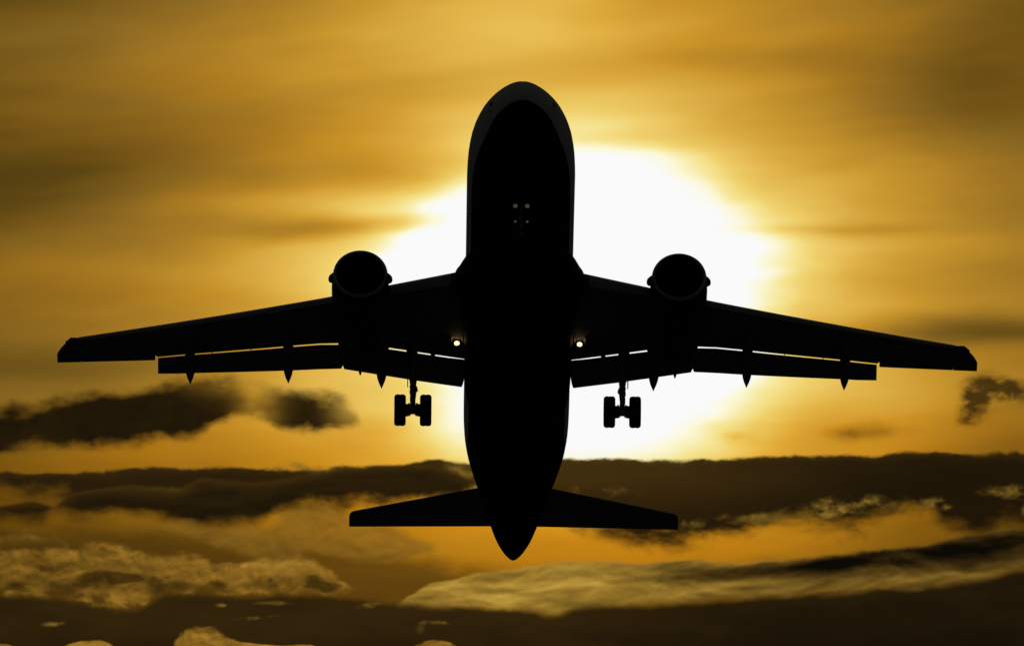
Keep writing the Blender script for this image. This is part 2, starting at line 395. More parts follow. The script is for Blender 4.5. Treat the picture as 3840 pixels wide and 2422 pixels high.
def lamp_material(name, col, strength):
    m = bpy.data.materials.new(name)
    m.use_nodes = True
    b = m.node_tree.nodes['Principled BSDF']
    b.inputs['Base Color'].default_value = (0.6, 0.6, 0.55, 1)
    b.inputs['Emission Color'].default_value = (*col, 1)
    b.inputs['Emission Strength'].default_value = strength
    b.inputs['Roughness'].default_value = 0.2
    return m


M = {
    'wing': material('wing_grey_paint', (0.16, 0.16, 0.165), 0.7, spec=0.05),
    'slat': material('bare_slat_metal', (0.60, 0.60, 0.59), 0.6, spec=0.1),
    'belly': material('dark_belly_paint', (0.012, 0.014, 0.024), 0.6, spec=0.1),
    'nacelle': material('dark_nacelle_paint', (0.02, 0.022, 0.032), 0.6, spec=0.12),
    'lip': material('intake_lip_metal', (0.35, 0.35, 0.35), 0.4, metal=0.5),
    'fan': material('fan_blade_metal', (0.05, 0.05, 0.055), 0.5, metal=0.5),
    'steel': material('gear_steel', (0.20, 0.20, 0.19), 0.45, metal=0.4),
    'rubber': material('tyre_rubber', (0.02, 0.02, 0.02), 0.85, spec=0.1, bump=0.3, scale=20),
    'rim': material('wheel_rim_metal', (0.25, 0.25, 0.25), 0.5, metal=0.5),
    'dark': material('dark_fitting', (0.03, 0.03, 0.03), 0.7),
    'housing': material('lamp_housing', (0.60, 0.57, 0.48), 0.5),
    'glass': material('cockpit_glass', (0.01, 0.012, 0.014), 0.45, spec=0.1, var=0.02),
    'lens': lamp_material('landing_lamp_lens', (1.0, 0.66, 0.27), 3.4),
    'dim': lamp_material('nose_lamp_lens', (0.9, 0.78, 0.52), 0.05),
    'dimmer': lamp_material('turnoff_lamp_lens', (0.9, 0.85, 0.75), 0.05),
    'glint': lamp_material('fairing_glint', (1.0, 0.85, 0.6), 0.9),  # emission stands in for lamp light reflected off the fairing
    'nav': material('navigation_lamp_glass', (0.08, 0.08, 0.08), 0.2),
}


def fuselage_paint():
    """pale paint above a straight paint line, dark belly below it"""
    m = material('two_tone_fuselage_paint', (0.55, 0.55, 0.52), 0.75, spec=0.03, var=0.06)
    nt = m.node_tree
    b = nt.nodes['Principled BSDF']
    src = b.inputs['Base Color'].links[0].from_socket
    tcn = nt.nodes.new('ShaderNodeTexCoord')
    s3 = nt.nodes.new('ShaderNodeSeparateXYZ')
    nt.links.new(tcn.outputs['Object'], s3.inputs[0])
    # the line is level along the cabin and climbs with the tail
    a = nt.nodes.new('ShaderNodeMath'); a.operation = 'MULTIPLY_ADD'
    nt.links.new(s3.outputs['Y'], a.inputs[0]); a.inputs[1].default_value = -0.17; a.inputs[2].default_value = 0.17 * 9.5
    mn = nt.nodes.new('ShaderNodeMath'); mn.operation = 'MINIMUM'
    nt.links.new(a.outputs[0], mn.inputs[0]); mn.inputs[1].default_value = 0.0
    ad = nt.nodes.new('ShaderNodeMath'); ad.operation = 'ADD'
    nt.links.new(s3.outputs['Z'], ad.inputs[0]); nt.links.new(mn.outputs[0], ad.inputs[1])
    mr = nt.nodes.new('ShaderNodeMapRange')
    mr.inputs['From Min'].default_value = -0.86
    mr.inputs['From Max'].default_value = -0.84
    nt.links.new(ad.outputs[0], mr.inputs['Value'])
    mx = nt.nodes.new('ShaderNodeMix'); mx.data_type = 'RGBA'
    nt.links.new(mr.outputs[0], mx.inputs['Factor'])
    ca = [s for s in mx.inputs if s.name == 'A' and s.type == 'RGBA'][0]
    cb = [s for s in mx.inputs if s.name == 'B' and s.type == 'RGBA'][0]
    ca.default_value = (0.012, 0.014, 0.024, 1)
    nt.links.new(src, cb)
    nt.links.new([s for s in mx.outputs if s.type == 'RGBA'][0], b.inputs['Base Color'])
    return m


M['fuselage'] = fuselage_paint()

# ----------------------------------------------------------------------------
#  mesh helpers.  Aircraft axes: x to the picture's right, y aft, z up;
#  stations s are metres aft of the nose tip, S0 of them at the origin.
# ----------------------------------------------------------------------------
S0 = 14.1


class MB:
    def __init__(self):
        self.v, self.f = [], []

    def loft(self, rings, caps=True, closed=True):
        o = len(self.v)
        n = len(rings[0])
        for r in rings: self.v += [tuple(p) for p in r]
        for i in range(len(rings) - 1):
            for j in range(n if closed else n - 1):
                k = (j + 1) % n
                self.f.append((o + i * n + j, o + i * n + k, o + (i + 1) * n + k, o + (i + 1) * n + j))
        if caps:
            self.f.append(tuple(o + j for j in range(n - 1, -1, -1)))
            self.f.append(tuple(o + (len(rings) - 1) * n + j for j in range(n)))
        return self

    def tube(self, pts, radii, n=16, caps=True):
        pts = [Vector(p) for p in pts]
        if not isinstance(radii, (list, tuple)): radii = [radii] * len(pts)
        rings = []
        for i, p in enumerate(pts):
            d = (pts[min(i + 1, len(pts) - 1)] - pts[max(i - 1, 0)]).normalized()
            a = Vector((1, 0, 0)) if abs(d.x) < 0.9 else Vector((0, 0, 1))
            e1 = d.cross(a).normalized(); e2 = d.cross(e1)
            rings.append([p + radii[i] * (math.cos(t) * e1 + math.sin(t) * e2) for t in (2 * math.pi * k / n for k in range(n))])
        return self.loft(rings, caps)

    def lathe(self, origin, axis, prof, n=48, closed_prof=False):
        """prof: (distance along the axis, radius)"""
        o = Vector(origin); d = Vector(axis).normalized()
        a = Vector((1, 0, 0)) if abs(d.x) < 0.9 else Vector((0, 0, 1))
        e1 = d.cross(a).normalized(); e2 = d.cross(e1)
        P = list(prof) + ([prof[0]] if closed_prof else [])
        rings = [[o + d * h + r * (math.cos(t) * e1 + math.sin(t) * e2) for t in (2 * math.pi * k / n for k in range(n))] for h, r in P]
        return self.loft(rings, caps=not closed_prof)

    def box(self, c, h, rot=None):
        c = Vector(c)
        rot = rot or Matrix.Identity(3)
        o = len(self.v)
        for sx in (-1, 1):
            for sy in (-1, 1):
                for sz in (-1, 1):
                    self.v.append(tuple(c + rot @ Vector((sx * h[0], sy * h[1], sz * h[2]))))
        for q in ((0, 1, 3, 2), (4, 6, 7, 5), (0, 4, 5, 1), (2, 3, 7, 6), (0, 2, 6, 4), (1, 5, 7, 3)):
            self.f.append(tuple(o + i for i in q))
        return self

    def prism(self, outline, d):
        """outline: points of a flat polygon; d: vector to the other face"""
        d = Vector(d)
        A = [Vector(p) for p in outline]
        return self.loft([A, [p + d for p in A]])

    def build(self, name, mat, parent=None, label=None, smooth=40):
        me = bpy.data.meshes.new(name)
        me.from_pydata(self.v, [], self.f)
        import bmesh
        bm = bmesh.new(); bm.from_mesh(me)
        bmesh.ops.recalc_face_normals(bm, faces=bm.faces)
        bm.to_mesh(me); bm.free()
        me.materials.append(mat)
        if smooth:
            me.shade_smooth()
            me.set_sharp_from_angle(angle=R(smooth))
        o = bpy.data.objects.new(name, me)
        COL.objects.link(o)
        if parent: o.parent = parent
        if label: o['label'] = label
        return o


def lerp(tab, x, k=1):
    if x <= tab[0][0]: return tab[0][k]
    for a, b in zip(tab, tab[1:]):
        if x <= b[0]:
            return a[k] + (b[k] - a[k]) * (x - a[0]) / (b[0] - a[0])
    return tab[-1][k]


def smooth_tab(tab, x, k=1):
    """monotone-ish cubic through a table"""
    n = len(tab)
    if x <= tab[0][0]: return tab[0][k]
    if x >= tab[-1][0]: return tab[-1][k]
    for i in range(n - 1):
        if x <= tab[i + 1][0]: break
    def slope(j):
        if j == 0: return (tab[1][k] - tab[0][k]) / (tab[1][0] - tab[0][0])
        if j == n - 1: return (tab[-1][k] - tab[-2][k]) / (tab[-1][0] - tab[-2][0])
        a = (tab[j][k] - tab[j - 1][k]) / (tab[j][0] - tab[j - 1][0])
        b = (tab[j + 1][k] - tab[j][k]) / (tab[j + 1][0] - tab[j][0])
        return 0.0 if a * b <= 0 else 2 * a * b / (a + b)
    h = tab[i + 1][0] - tab[i][0]
    t = (x - tab[i][0]) / h
    m0, m1 = slope(i) * h, slope(i + 1) * h
    return ((2 * t ** 3 - 3 * t * t + 1) * tab[i][k] + (t ** 3 - 2 * t * t + t) * m0
            + (-2 * t ** 3 + 3 * t * t) * tab[i + 1][k] + (t ** 3 - t * t) * m1)


def P(x, s, z):
    return Vector((x, s - S0, z))


# ----------------------------------------------------------------------------
#  the aeroplane
# ----------------------------------------------------------------------------
plane = bpy.data.objects.new('aeroplane', None)
COL.objects.link(plane)
plane['label'] = 'black silhouetted twin-engine airliner climbing towards the viewer, wheels and flaps down, before the sun'
plane['category'] = 'aeroplane'
plane.empty_display_size = 2.0
PITCH, ROLL, YAW, TX, TZ = 31.4 - EL0, 0.517, 0.628, 0.257, 1.518
Rx = Matrix.Rotation(R(-PITCH), 4, 'X')
Ry = Matrix.Rotation(R(ROLL), 4, 'Y')
Rz = Matrix.Rotation(R(YAW), 4, 'Z')
plane.matrix_world = Matrix.Translation(EYE + FWD * DIST + Vector((1, 0, 0)) * TX + UP * TZ) @ Rz @ Rx @ Ry

# ---- fuselage: s, top, bottom, half width, height of the widest point
FUS = [(0.0, -0.50, -0.60, 0.05), (0.04, -0.38, -0.72, 0.17), (0.12, -0.25, -0.85, 0.31), (0.3, -0.07, -1.02, 0.50),
       (0.6, 0.16, -1.22, 0.72), (1.0, 0.42, -1.41, 0.94), (1.5, 0.76, -1.58, 1.14), (2.0, 1.13, -1.71, 1.29),
       (2.5, 1.45, -1.81, 1.43), (3.0, 1.70, -1.89, 1.57), (3.6, 1.88, -1.96, 1.72), (4.4, 2.00, -2.02, 1.86),
       (5.4, 2.06, -2.06, 1.95), (6.6, 2.07, -2.07, 1.985), (23.0, 2.07, -2.07, 1.985), (24.2, 2.07, -2.02, 1.975),
       (25.5, 2.07, -1.87, 1.92), (26.5, 2.07, -1.70, 1.83), (27.5, 2.07, -1.50, 1.70), (28.5, 2.06, -1.27, 1.56), (30.0, 2.02, -0.90, 1.33),
       (31.5, 1.94, -0.52, 1.12), (33.0, 1.80, -0.10, 0.90), (34.2, 1.65, 0.24, 0.69), (35.0, 1.52, 0.47, 0.48),
       (35.5, 1.40, 0.66, 0.31), (35.78, 1.33, 0.79, 0.19), (35.84, 1.29, 0.84, 0.14)]


def fus_ring(s, n=56, grow=0.0):
    t, b, w = (smooth_tab(FUS, s, k) for k in (1, 2, 3))
    zc = (t + b) / 2
    k_ = lerp([(0.6, 0.0), (1.2, 0.20), (2.6, 0.20), (4.6, 0.0)], s)     # the cockpit roof is narrower than an ellipse
    return [P((w + grow) * math.cos(a) * (1 - k_ * max(0.0, math.sin(a)) ** 2), s, zc + ((t - zc) + grow) * math.sin(a)) for a in (2 * math.pi * k / n for k in range(n))]


def fus_width(s, z):
    t, b, w = (smooth_tab(FUS, s, k) for k in (1, 2, 3))
    q = (z - (t + b) / 2) / ((t - b) / 2)
    return w * math.sqrt(max(0, 1 - q * q))


st = [0, .02, .04, .08, .12, .2, .3, .45, .6, .8, 1.0, 1.25, 1.5, 1.75, 2, 2.25, 2.5, 2.75, 3, 3.3, 3.6, 4, 4.4, 4.9, 5.4, 6, 6.6]
st += [8 + 1.5 * i for i in range(11)] + [23.6 + 0.6 * i for i in range(18)] + [34.2, 34.6, 35.0, 35.25, 35.5, 35.65, 35.78, 35.82, 35.84]
fus = MB().loft([fus_ring(s) for s in st]).build('fuselage', M['fuselage'], plane)


# cockpit windows, panes laid on the skin of the nose
def pane(s0, s1, a0, a1, n=5):
    outer, inner = [], []
    for i in range(n + 1):
        for g, L in ((0.005, outer), (-0.03, inner)):
            row = []
            for j in range(n + 1):
                s = s0 + (s1 - s0) * i / n
                a = R(a0 + (a1 - a0) * j / n)
                t, b, w = (smooth_tab(FUS, s, k) for k in (1, 2, 3))
                zc = (t + b) / 2
                row.append(P((w + g) * math.cos(a) * (1 - lerp([(0.6, 0.0), (1.2, 0.20), (2.6, 0.20), (4.6, 0.0)], s) * max(0.0, math.sin(a)) ** 2), s, zc + ((t - zc) + g) * math.sin(a)))
            L.append(row)
    mb = MB()
    rings = []
    for o, i_ in zip(outer, inner):
        rings.append(o + i_[::-1])
    mb.loft(rings)
    return mb


for sgn in (1, -1):
    for s0, s1, a0, a1 in ((1.95, 2.75, 62, 87), (2.15, 2.95, 42, 59), (2.55, 3.3, 27, 39)):
        A0, A1 = (a0, a1) if sgn > 0 else (180 - a1, 180 - a0)
        pane(s0, s1, A0, A1).build('cockpit_window', M['glass'], fus)
    # static port plates on the side of the nose
    s = 1.55
    z = -0.15
    mb = MB()
    t, b, w = (smooth_tab(FUS, s, k) for k in (1, 2, 3))
    for d in (0.0,):
        c = P(sgn * fus_width(s, z), s, z)
        nrm = Vector((sgn * 0.80, -0.55, 0.05)).normalized()
        mb.lathe(c - nrm * 0.02, nrm, [(0, 0.09), (0.035, 0.085), (0.045, 0.06)], n=20)
    mb.build('probe_plate', M['dark'], fus)
    mb = MB().tube([c + Vector((0, 0, -0.35)) - nrm * .02, c + Vector((0, 0, -0.35)) + nrm * 0.07, c + Vector((0, -0.22, -0.35)) + nrm * 0.09], [0.016, 0.014, 0.008], n=8)
    mb.build('pitot_probe', M['dark'], fus)

# ---- belly fairing
BF = [(9.75, 1.78, -2.05, -1.2), (10.05, 1.96, -2.14, -0.95), (10.4, 2.06, -2.24, -0.75), (10.75, 2.16, -2.31, -0.65), (11.2, 2.30, -2.36, -0.6),
      (11.6, 2.41, -2.40, -0.5), (13, 2.22, -2.44, -0.5), (15, 2.06, -2.46, -0.5), (17, 1.99, -2.46, -0.6), (18.6, 1.97, -2.42, -0.8),
      (19.6, 1.88, -2.36, -1.0), (20.4, 1.72, -2.28, -1.2), (21.0, 1.45, -2.18, -1.4), (21.3, 1.15, -2.10, -1.6)]
rings = []
for i in range(41):
    s = 9.75 + (21.3 - 9.75) * i / 40
    w, b, t = (smooth_tab(BF, s, k) for k in (1, 2, 3))
    zc, h = (b + t) / 2, (t - b) / 2
    ring = []
    for k in range(40):
        a = 2 * math.pi * k / 40
        c_, s_ = math.cos(a), math.sin(a)
        ring.append(P(w * math.copysign(abs(c_) ** 0.72, c_), s, zc + h * math.copysign(abs(s_) ** 0.72, s_)))
    rings.append(ring)
MB().loft(rings).build('belly_fairing', M['belly'], plane)


# ---- wings
def zw(y):
    t = abs(y) - 2
    return -1.35 + 0.07 * t + 0.0018 * t * t


LE = [(1.0, 10.66), (2.39, 11.37), (4.74, 12.56), (6.94, 13.77), (7.37, 13.98), (16.35, 18.41), (16.62, 18.50), (16.87, 18.86), (17.08, 19.32), (17.20, 19.68), (17.22, 19.8)]
SLOT = [(1.0, 17.42), (1.98, 17.27), (4.83, 16.86), (6.70, 16.84), (7.40, 16.98), (8.29, 17.26), (8.68, 17.40), (11.94, 18.49), (12.34, 18.63), (13.46, 19.04)]
AIL = [(13.5, 19.36), (17.22, 20.31)]
FTE = [(2.09, 18.60), (3.70, 18.385), (5.05, 18.175), (6.48, 17.95), (6.57, 17.94), (7.37, 18.11), (8.36, 18.36), (8.71, 18.445), (11.94, 19.20), (12.36, 19.33), (13.46, 19.545)]


def foil(n=12):
    """closed section, trailing edge -> upper -> nose -> lower; (x, z of unit thickness)"""
    up = []
    for i in range(n + 1):
        x = 0.5 * (1 + math.cos(math.pi * i / n))
        t = 5 * (0.2969 * math.sqrt(x) - 0.1260 * x - 0.3516 * x * x + 0.2843 * x ** 3 - 0.1036 * x ** 4) / 1.0
        up.append((x, t))
    return up


def section(y, s0, s1, z0, z1, th, tmin=0.03, top=0.62, n=12):
    """ring of a flying surface at span station y"""
    c = s1 - s0
    f = foil(n)
    pts = []
    for x, t in f:
        pts.append(P(y, s0 + x * c, z0 + (z1 - z0) * x + top * th * t + (tmin / 2 if x > 0.02 else 0)))
    for x, t in reversed(f[:-1]):
        pts.append(P(y, s0 + x * c, z0 + (z1 - z0) * x - (1 - top) * th * t - (tmin / 2 if x > 0.02 else 0)))
    return pts


def thick(y):
    return lerp([(0, 0.92), (2.2, 0.86), (6.9, 0.50), (16.6, 0.19), (17.0, 0.13), (17.22, 0.06)], abs(y))


SLATS = [(2.55, 4.78), (6.90, 9.295), (9.31, 11.635), (11.65, 13.975), (13.99, 16.34)]


def wing(side):
    rings = []
    ys = [1.0, 1.98, 2.4, 3.2, 4.0, 4.80, 4.83, 5.4, 6.0, 6.67, 6.70, 7.4, 8.3, 9.5, 11, 12.3, 13.2, 13.46, 13.49, 14.2, 15, 15.7, 16.30, 16.33, 16.5, 16.62, 16.75, 16.87, 17.0, 17.08, 17.15, 17.20, 17.22]
    for y in ys:
        le = lerp(LE, y)
        if y < 16.5: le += 0.07 if y < 6.69 else 0.02                    # the slats stand ahead of the fixed leading edge
        te = lerp(SLOT, y) + 0.06 if y < 13.48 else lerp(AIL, y)
        if 4.82 < y < 6.69: te += 0.22             # thrust gate behind the engine
        if 13.48 < y < 16.32: te -= 0.34           # the aileron fills this
        rings.append([Vector((side * p.x, p.y, p.z)) for p in section(y, le, te, zw(y) + (0.04 if y < 16.5 else 0), zw(y) - 0.03, thick(y), 0.035)])
    w = MB().loft(rings).build('wing', M['wing'], plane, smooth=50)
    # slats
    for y0, y1 in SLATS:
        rr = []
        for i in range(5):
            y = y0 + (y1 - y0) * i / 4
            le = lerp(LE, y); te = lerp(SLOT, y) if y < 13.48 else lerp(AIL, y)
            c = te - le; th = thick(y); z0 = zw(y) - 0.02; le -= 0.07 if y > 6 else 0.0
            prof = []
            for x in (0.15, 0.10, 0.06, 0.035, 0.018, 0.008, 0.002, 0.0):
                t = 5 * (0.2969 * math.sqrt(x) - 0.1260 * x - 0.3516 * x * x)
                prof.append((x, z0 + 0.62 * th * t))
            for x in (0.002, 0.008, 0.018, 0.035, 0.06, 0.09):
                t = 5 * (0.2969 * math.sqrt(x) - 0.1260 * x - 0.3516 * x * x)
                prof.append((x, z0 - 0.40 * th * t - 0.02))
            prof.append((0.05, z0 + 0.02 * th)); prof.append((0.08, z0 + 0.55 * th * 0.6))
            rr.append([P(side * y, le + x * c, z) for x, z in prof])
        MB().loft(rr).build('slat', M['slat'], w)
    # flaps: inboard and outboard, run out and drooped
    for ylist in ([2.09, 2.6, 3.7, 5.05, 5.8, 6.46, 6.525], [6.505, 6.57, 7.37, 8.36, 9.5, 10.7, 11.94, 12.7, 13.43]):
        rr = []
        for k, y in enumerate(ylist):
            s0 = lerp(SLOT, y) + 0.0; s1 = lerp(FTE, y)
            c = s1 - s0
            z0 = zw(y) - 0.13; z1 = zw(y) - 0.50
            if y in (6.525, 6.505): s1 -= 0.20; z1 += 0.06      # nick between the two flaps
            ring = section(y, s0, s1, z0, z1, 0.13 * c, 0.02, top=0.6, n=8)
            if k == 0 and y < 3:                               # the inboard end is cut on the slant along the fuselage
                ring = [Vector((p.x - 0.20 * min(1, max(0, (s1 - S0 - p.y) / c)) ** 0.6, p.y, p.z)) for p in ring]
            rr.append([Vector((side * p.x, p.y, p.z)) for p in ring])
        MB().loft(rr).build('flap', M['wing'], w)
    # aileron
    rr = []
    for y in (13.53, 14.4, 15.4, 16.315):
        s1 = lerp(AIL, y); s0 = s1 - 0.50
        rr.append([Vector((side * p.x, p.y, p.z)) for p in section(y, s0, s1, zw(y) - 0.02, zw(y) - 0.03, 0.085, 0.02, top=0.5, n=6)])
    MB().loft(rr).build('aileron', M['wing'], w)
    # flap track fairings
    for y, tip, wd, ln in ((5.07, 18.89, 0.20, 3.0), (8.55, 19.12, 0.19, 2.9), (12.22, 19.87, 0.185, 2.7)):
        rr = []
        for i in range(21):
            t = i / 20
            s = tip - ln * (1 - t)
            wd_ = wd * (1 - (1 - min(1, t / 0.35)) ** 2) ** 0.5 if t < 0.35 else wd * (1.0 if t < 0.68 else max(0.0, 1 - ((t - 0.68) / 0.32) ** 1.9))
            wd_ = max(wd_, 0.012)
            # straight under the wing box, then dropping with the flap
            z = zw(y) - 0.12 - thick(y) * 0.10 - 0.10 * min(1, t / 0.4) - 0.36 * max(0, (t - 0.45) / 0.55) ** 1.15
            h = wd_ * 1.25
            rr.append([P(side * y + side * wd_ * math.cos(a), s, z + h * math.sin(a)) for a in (2 * math.pi * k / 20 for k in range(20))])
        mb = MB().loft(rr)
        # the carriage that joins track and flap, closing the slot above the fairing
        ss = lerp(SLOT, y)
        mb.loft([[P(side * y - wd, ss - 0.9, zw(y) - 0.02), P(side * y + wd, ss - 0.9, zw(y) - 0.02), P(side * y + wd, ss - 0.9, zw(y) - 0.3), P(side * y - wd, ss - 0.9, zw(y) - 0.3)],
                 [P(side * y - wd, ss + 0.45, zw(y) - 0.16), P(side * y + wd, ss + 0.45, zw(y) - 0.16), P(side * y + wd, ss + 0.45, zw(y) - 0.5), P(side * y - wd, ss + 0.45, zw(y) - 0.5)]])
        mb.build('flap_track_fairing', M['wing'], w)
    # navigation lamp at the tip
    MB().tube([P(side * 16.50, 18.50, zw(16.5)), P(side * 16.66, 18.56, zw(16.6)), P(side * 16.86, 18.85, zw(16.8))], [0.05, 0.07, 0.05], n=12).build('navigation_light', M['nav'], w)
    # hinge stubs in the slot
    for y in (9.95, 11.4):
        s = lerp(SLOT, y)
        MB().box(P(side * y, s - 0.05, zw(y) - 0.06), (0.02, 0.10, 0.03)).build('hinge', M['dark'], w)
    return w


for side in (-1, 1):
    wing(side)


# ---- engines
EY, ES, EZ = 5.865, 10.07, -2.15
NAC = [(0.0, 0.93), (0.05, 0.985), (0.16, 1.01), (0.45, 1.03), (1.0, 1.055), (1.8, 1.05), (2.6, 1.01), (3.4, 0.93), (4.3, 0.81), (5.2, 0.67), (5.95, 0.56)]


def engine(side):
    o = P(side * EY, ES, EZ)
    ax = Vector((0, 1, 0.02))
    prof = [(0.10, 1.0)] + [q for q in NAC if q[0] > 0.12]
    prof += [(5.93, 0.53), (5.0, 0.58), (1.6, 0.86), (0.10, 0.875)]
    e = MB().lathe(o, ax, prof, n=64, closed_prof=True).build('engine', M['nacelle'], plane)
    MB().lathe(o, ax, [(0.10, 1.002), (0.05, 0.988), (0.015, 0.962), (0.0, 0.93), (0.015, 0.905), (0.05, 0.884), (0.10, 0.874)], n=64, closed_prof=True).build('intake_lip', M['lip'], e)
    mb = MB()
    for k in range(22):
        a = 2 * math.pi * k / 22
        q = []
        for r, tw, ch in ((0.26, 0.5, 0.16), (0.55, 0.85, 0.18), (0.845, 1.1, 0.2)):
            rad = Vector((math.cos(a), 0, math.sin(a))); tan = Vector((-math.sin(a), 0, math.cos(a)))
            dirv = Vector((0, math.cos(tw), 0)) + tan * math.sin(tw)
            c = o + Vector((0, 1.25, 0.025)) + rad * r
            nn = dirv.cross(rad).normalized() * 0.008
            q.append([c - dirv * ch / 2 - nn, c + dirv * ch / 2 - nn, c + dirv * ch / 2 + nn, c - dirv * ch / 2 + nn])
        mb.loft(q)
    mb.lathe(o + Vector((0, 1.5, 0.03)), ax, [(0, 0.85), (0.05, 0.85)], n=32)
    mb.build('fan', M['fan'], e)
    MB().lathe(o + Vector((0, 0.72, 0.015)), ax, [(0, 0.012), (0.06, 0.09), (0.18, 0.16), (0.35, 0.22), (0.62, 0.27)], n=28).build('spinner', M['fan'], e)
    MB().lathe(o + Vector((0, 5.2, 0.1)), ax, [(0, 0.33), (0.5, 0.3), (0.9, 0.18), (1.15, 0.04)], n=28).build('exhaust_cone', M['dark'], e)
    # strakes on both flanks of the cowl
    for t in (-1, 1):
        zz = EZ + 0.34
        oc = math.sqrt(1.04 ** 2 - 0.34 ** 2)
        pts = [(-0.06, 0.62), (oc - 0.90 + 0.02, 0.62)]
        outline = [P(side * EY + t * (oc - 0.12), ES + 0.55, zz), P(side * EY + t * (oc + 0.03), ES + 0.60, zz), P(side * EY + t * (oc + 0.11), ES + 0.70, zz),
                   P(side * EY + t * (oc + 0.175), ES + 0.84, zz), P(side * EY + t * (oc + 0.20), ES + 1.0, zz), P(side * EY + t * (oc + 0.195), ES + 1.14, zz),
                   P(side * EY + t * (oc + 0.15), ES + 1.25, zz), P(side * EY + t * (oc + 0.05), ES + 1.31, zz), P(side * EY + t * (oc - 0.12), ES + 1.33, zz)]
        MB().prism(outline, (0, 0, 0.035)).build('strake', M['nacelle'], e)
    # pylon, blade-shaped, ending in a small spike behind the flaps
    PY = [(11.6, 0.06, -1.16, -1.0), (12.4, 0.16, -1.2, -0.82), (13.6, 0.24, -1.4, -0.78), (15.0, 0.27, -1.9, -0.9), (16.2, 0.25, -1.75, -1.1), (17.2, 0.17, -1.62, -1.25), (17.9, 0.085, -1.56, -1.35), (18.22, 0.05, -1.55, -1.42), (18.38, 0.015, -1.53, -1.47)]
    rr = []
    for s, h, b, t in PY:
        zc, hh = (b + t) / 2, (t - b) / 2
        rr.append([P(side * EY + h * math.cos(a), s, zc + hh * math.copysign(abs(math.sin(a)) ** 0.5, math.sin(a))) for a in (2 * math.pi * k / 16 for k in range(16))])
    MB().loft(rr).build('pylon', M['nacelle'], e)
    return e


for side in (-1, 1):
    engine(side)


# ---- tail
def tailplane(side):
    rr = []
    L = [(0.3, 30.02), (1.44, 30.65), (6.10, 33.215), (6.20, 33.30), (6.27, 33.45), (6.30, 33.7)]
    T = [(0.3, 33.27), (0.88, 33.39), (6.30, 34.43)]
    for y in (0.3, 0.9, 1.44, 2.5, 3.5, 4.5, 5.5, 6.1, 6.2, 6.27, 6.30):
        z = 0.9 + 0.1 * (y - 0.9)
        th = lerp([(0.3, 0.34), (6.1, 0.16), (6.2, 0.13), (6.3, 0.05)], y)
        s0, s1 = lerp(L, y), lerp(T, y) - (0.0 if (y < 1.2 or y > 6.15) else 0.0)
        rr.append([Vector((side * p.x, p.y, p.z)) for p in section(y, s0, s1, z, z, th, 0.02, top=0.5)])
    return MB().loft(rr).build('tailplane', M['wing'], plane, smooth=50)


for side in (-1, 1):
    tailplane(side)

rr = []
for z, s0, s1, th in ((1.5, 27.6, 33.6, 0.5), (2.4, 28.6, 33.75, 0.46), (5.0, 30.9, 34.2, 0.32), (7.3, 32.95, 34.65, 0.2), (7.55, 33.3, 34.7, 0.1)):
    f = foil(10)
    rr.append([P(0.5 * th * t, s0 + x * (s1 - s0), z) for x, t in f] + [P(-0.5 * th * t - 0.004, s0 + x * (s1 - s0), z) for x, t in reversed(f[:-1])])
fin = MB().loft(rr).build('tail_fin', M['fuselage'], plane)
rr = []
for z, s0, s1 in ((2.35, 33.2, 35.2), (5.0, 33.8, 35.35), (7.45, 34.45, 35.45)):
    rr.append([P(0.09, s0, z), P(0.06, (s0 + s1) / 2, z), P(0.01, s1, z), P(-0.01, s1, z), P(-0.06, (s0 + s1) / 2, z), P(-0.09, s0, z)])
MB().loft(rr).build('rudder', M['fuselage'], fin)


# ---- wheels and legs
def tyre_prof(r, hw):
    """outline of a tyre, distance along the axle and radius"""
    rim = r * 0.52
    half = [(hw * 0.80, rim), (hw * 0.98, r * 0.66), (hw, r * 0.78), (hw * 0.985, r * 0.86), (hw * 0.90, r * 0.93), (hw * 0.74, r * 0.98), (hw * 0.45, r), (hw * 0.20, r), (hw * 0.17, r * 0.985)]
    return [(-a, b) for a, b in half] + [(a, b) for a, b in reversed(half)]


def wheel(parent, c, r, hw):
    MB().lathe(c, (1, 0, 0), tyre_prof(r, hw), n=48, closed_prof=True).build('tyre', M['rubber'], parent)
    MB().lathe(c, (1, 0, 0), [(-hw * 0.72, r * 0.525), (-hw * 0.70, r * 0.42), (-hw * 0.35, r * 0.34), (-hw * 0.5, r * 0.12), (hw * 0.5, r * 0.12), (hw * 0.35, r * 0.34), (hw * 0.70, r * 0.42), (hw * 0.72, r * 0.525)], n=32).build('wheel_rim', M['rim'], parent)


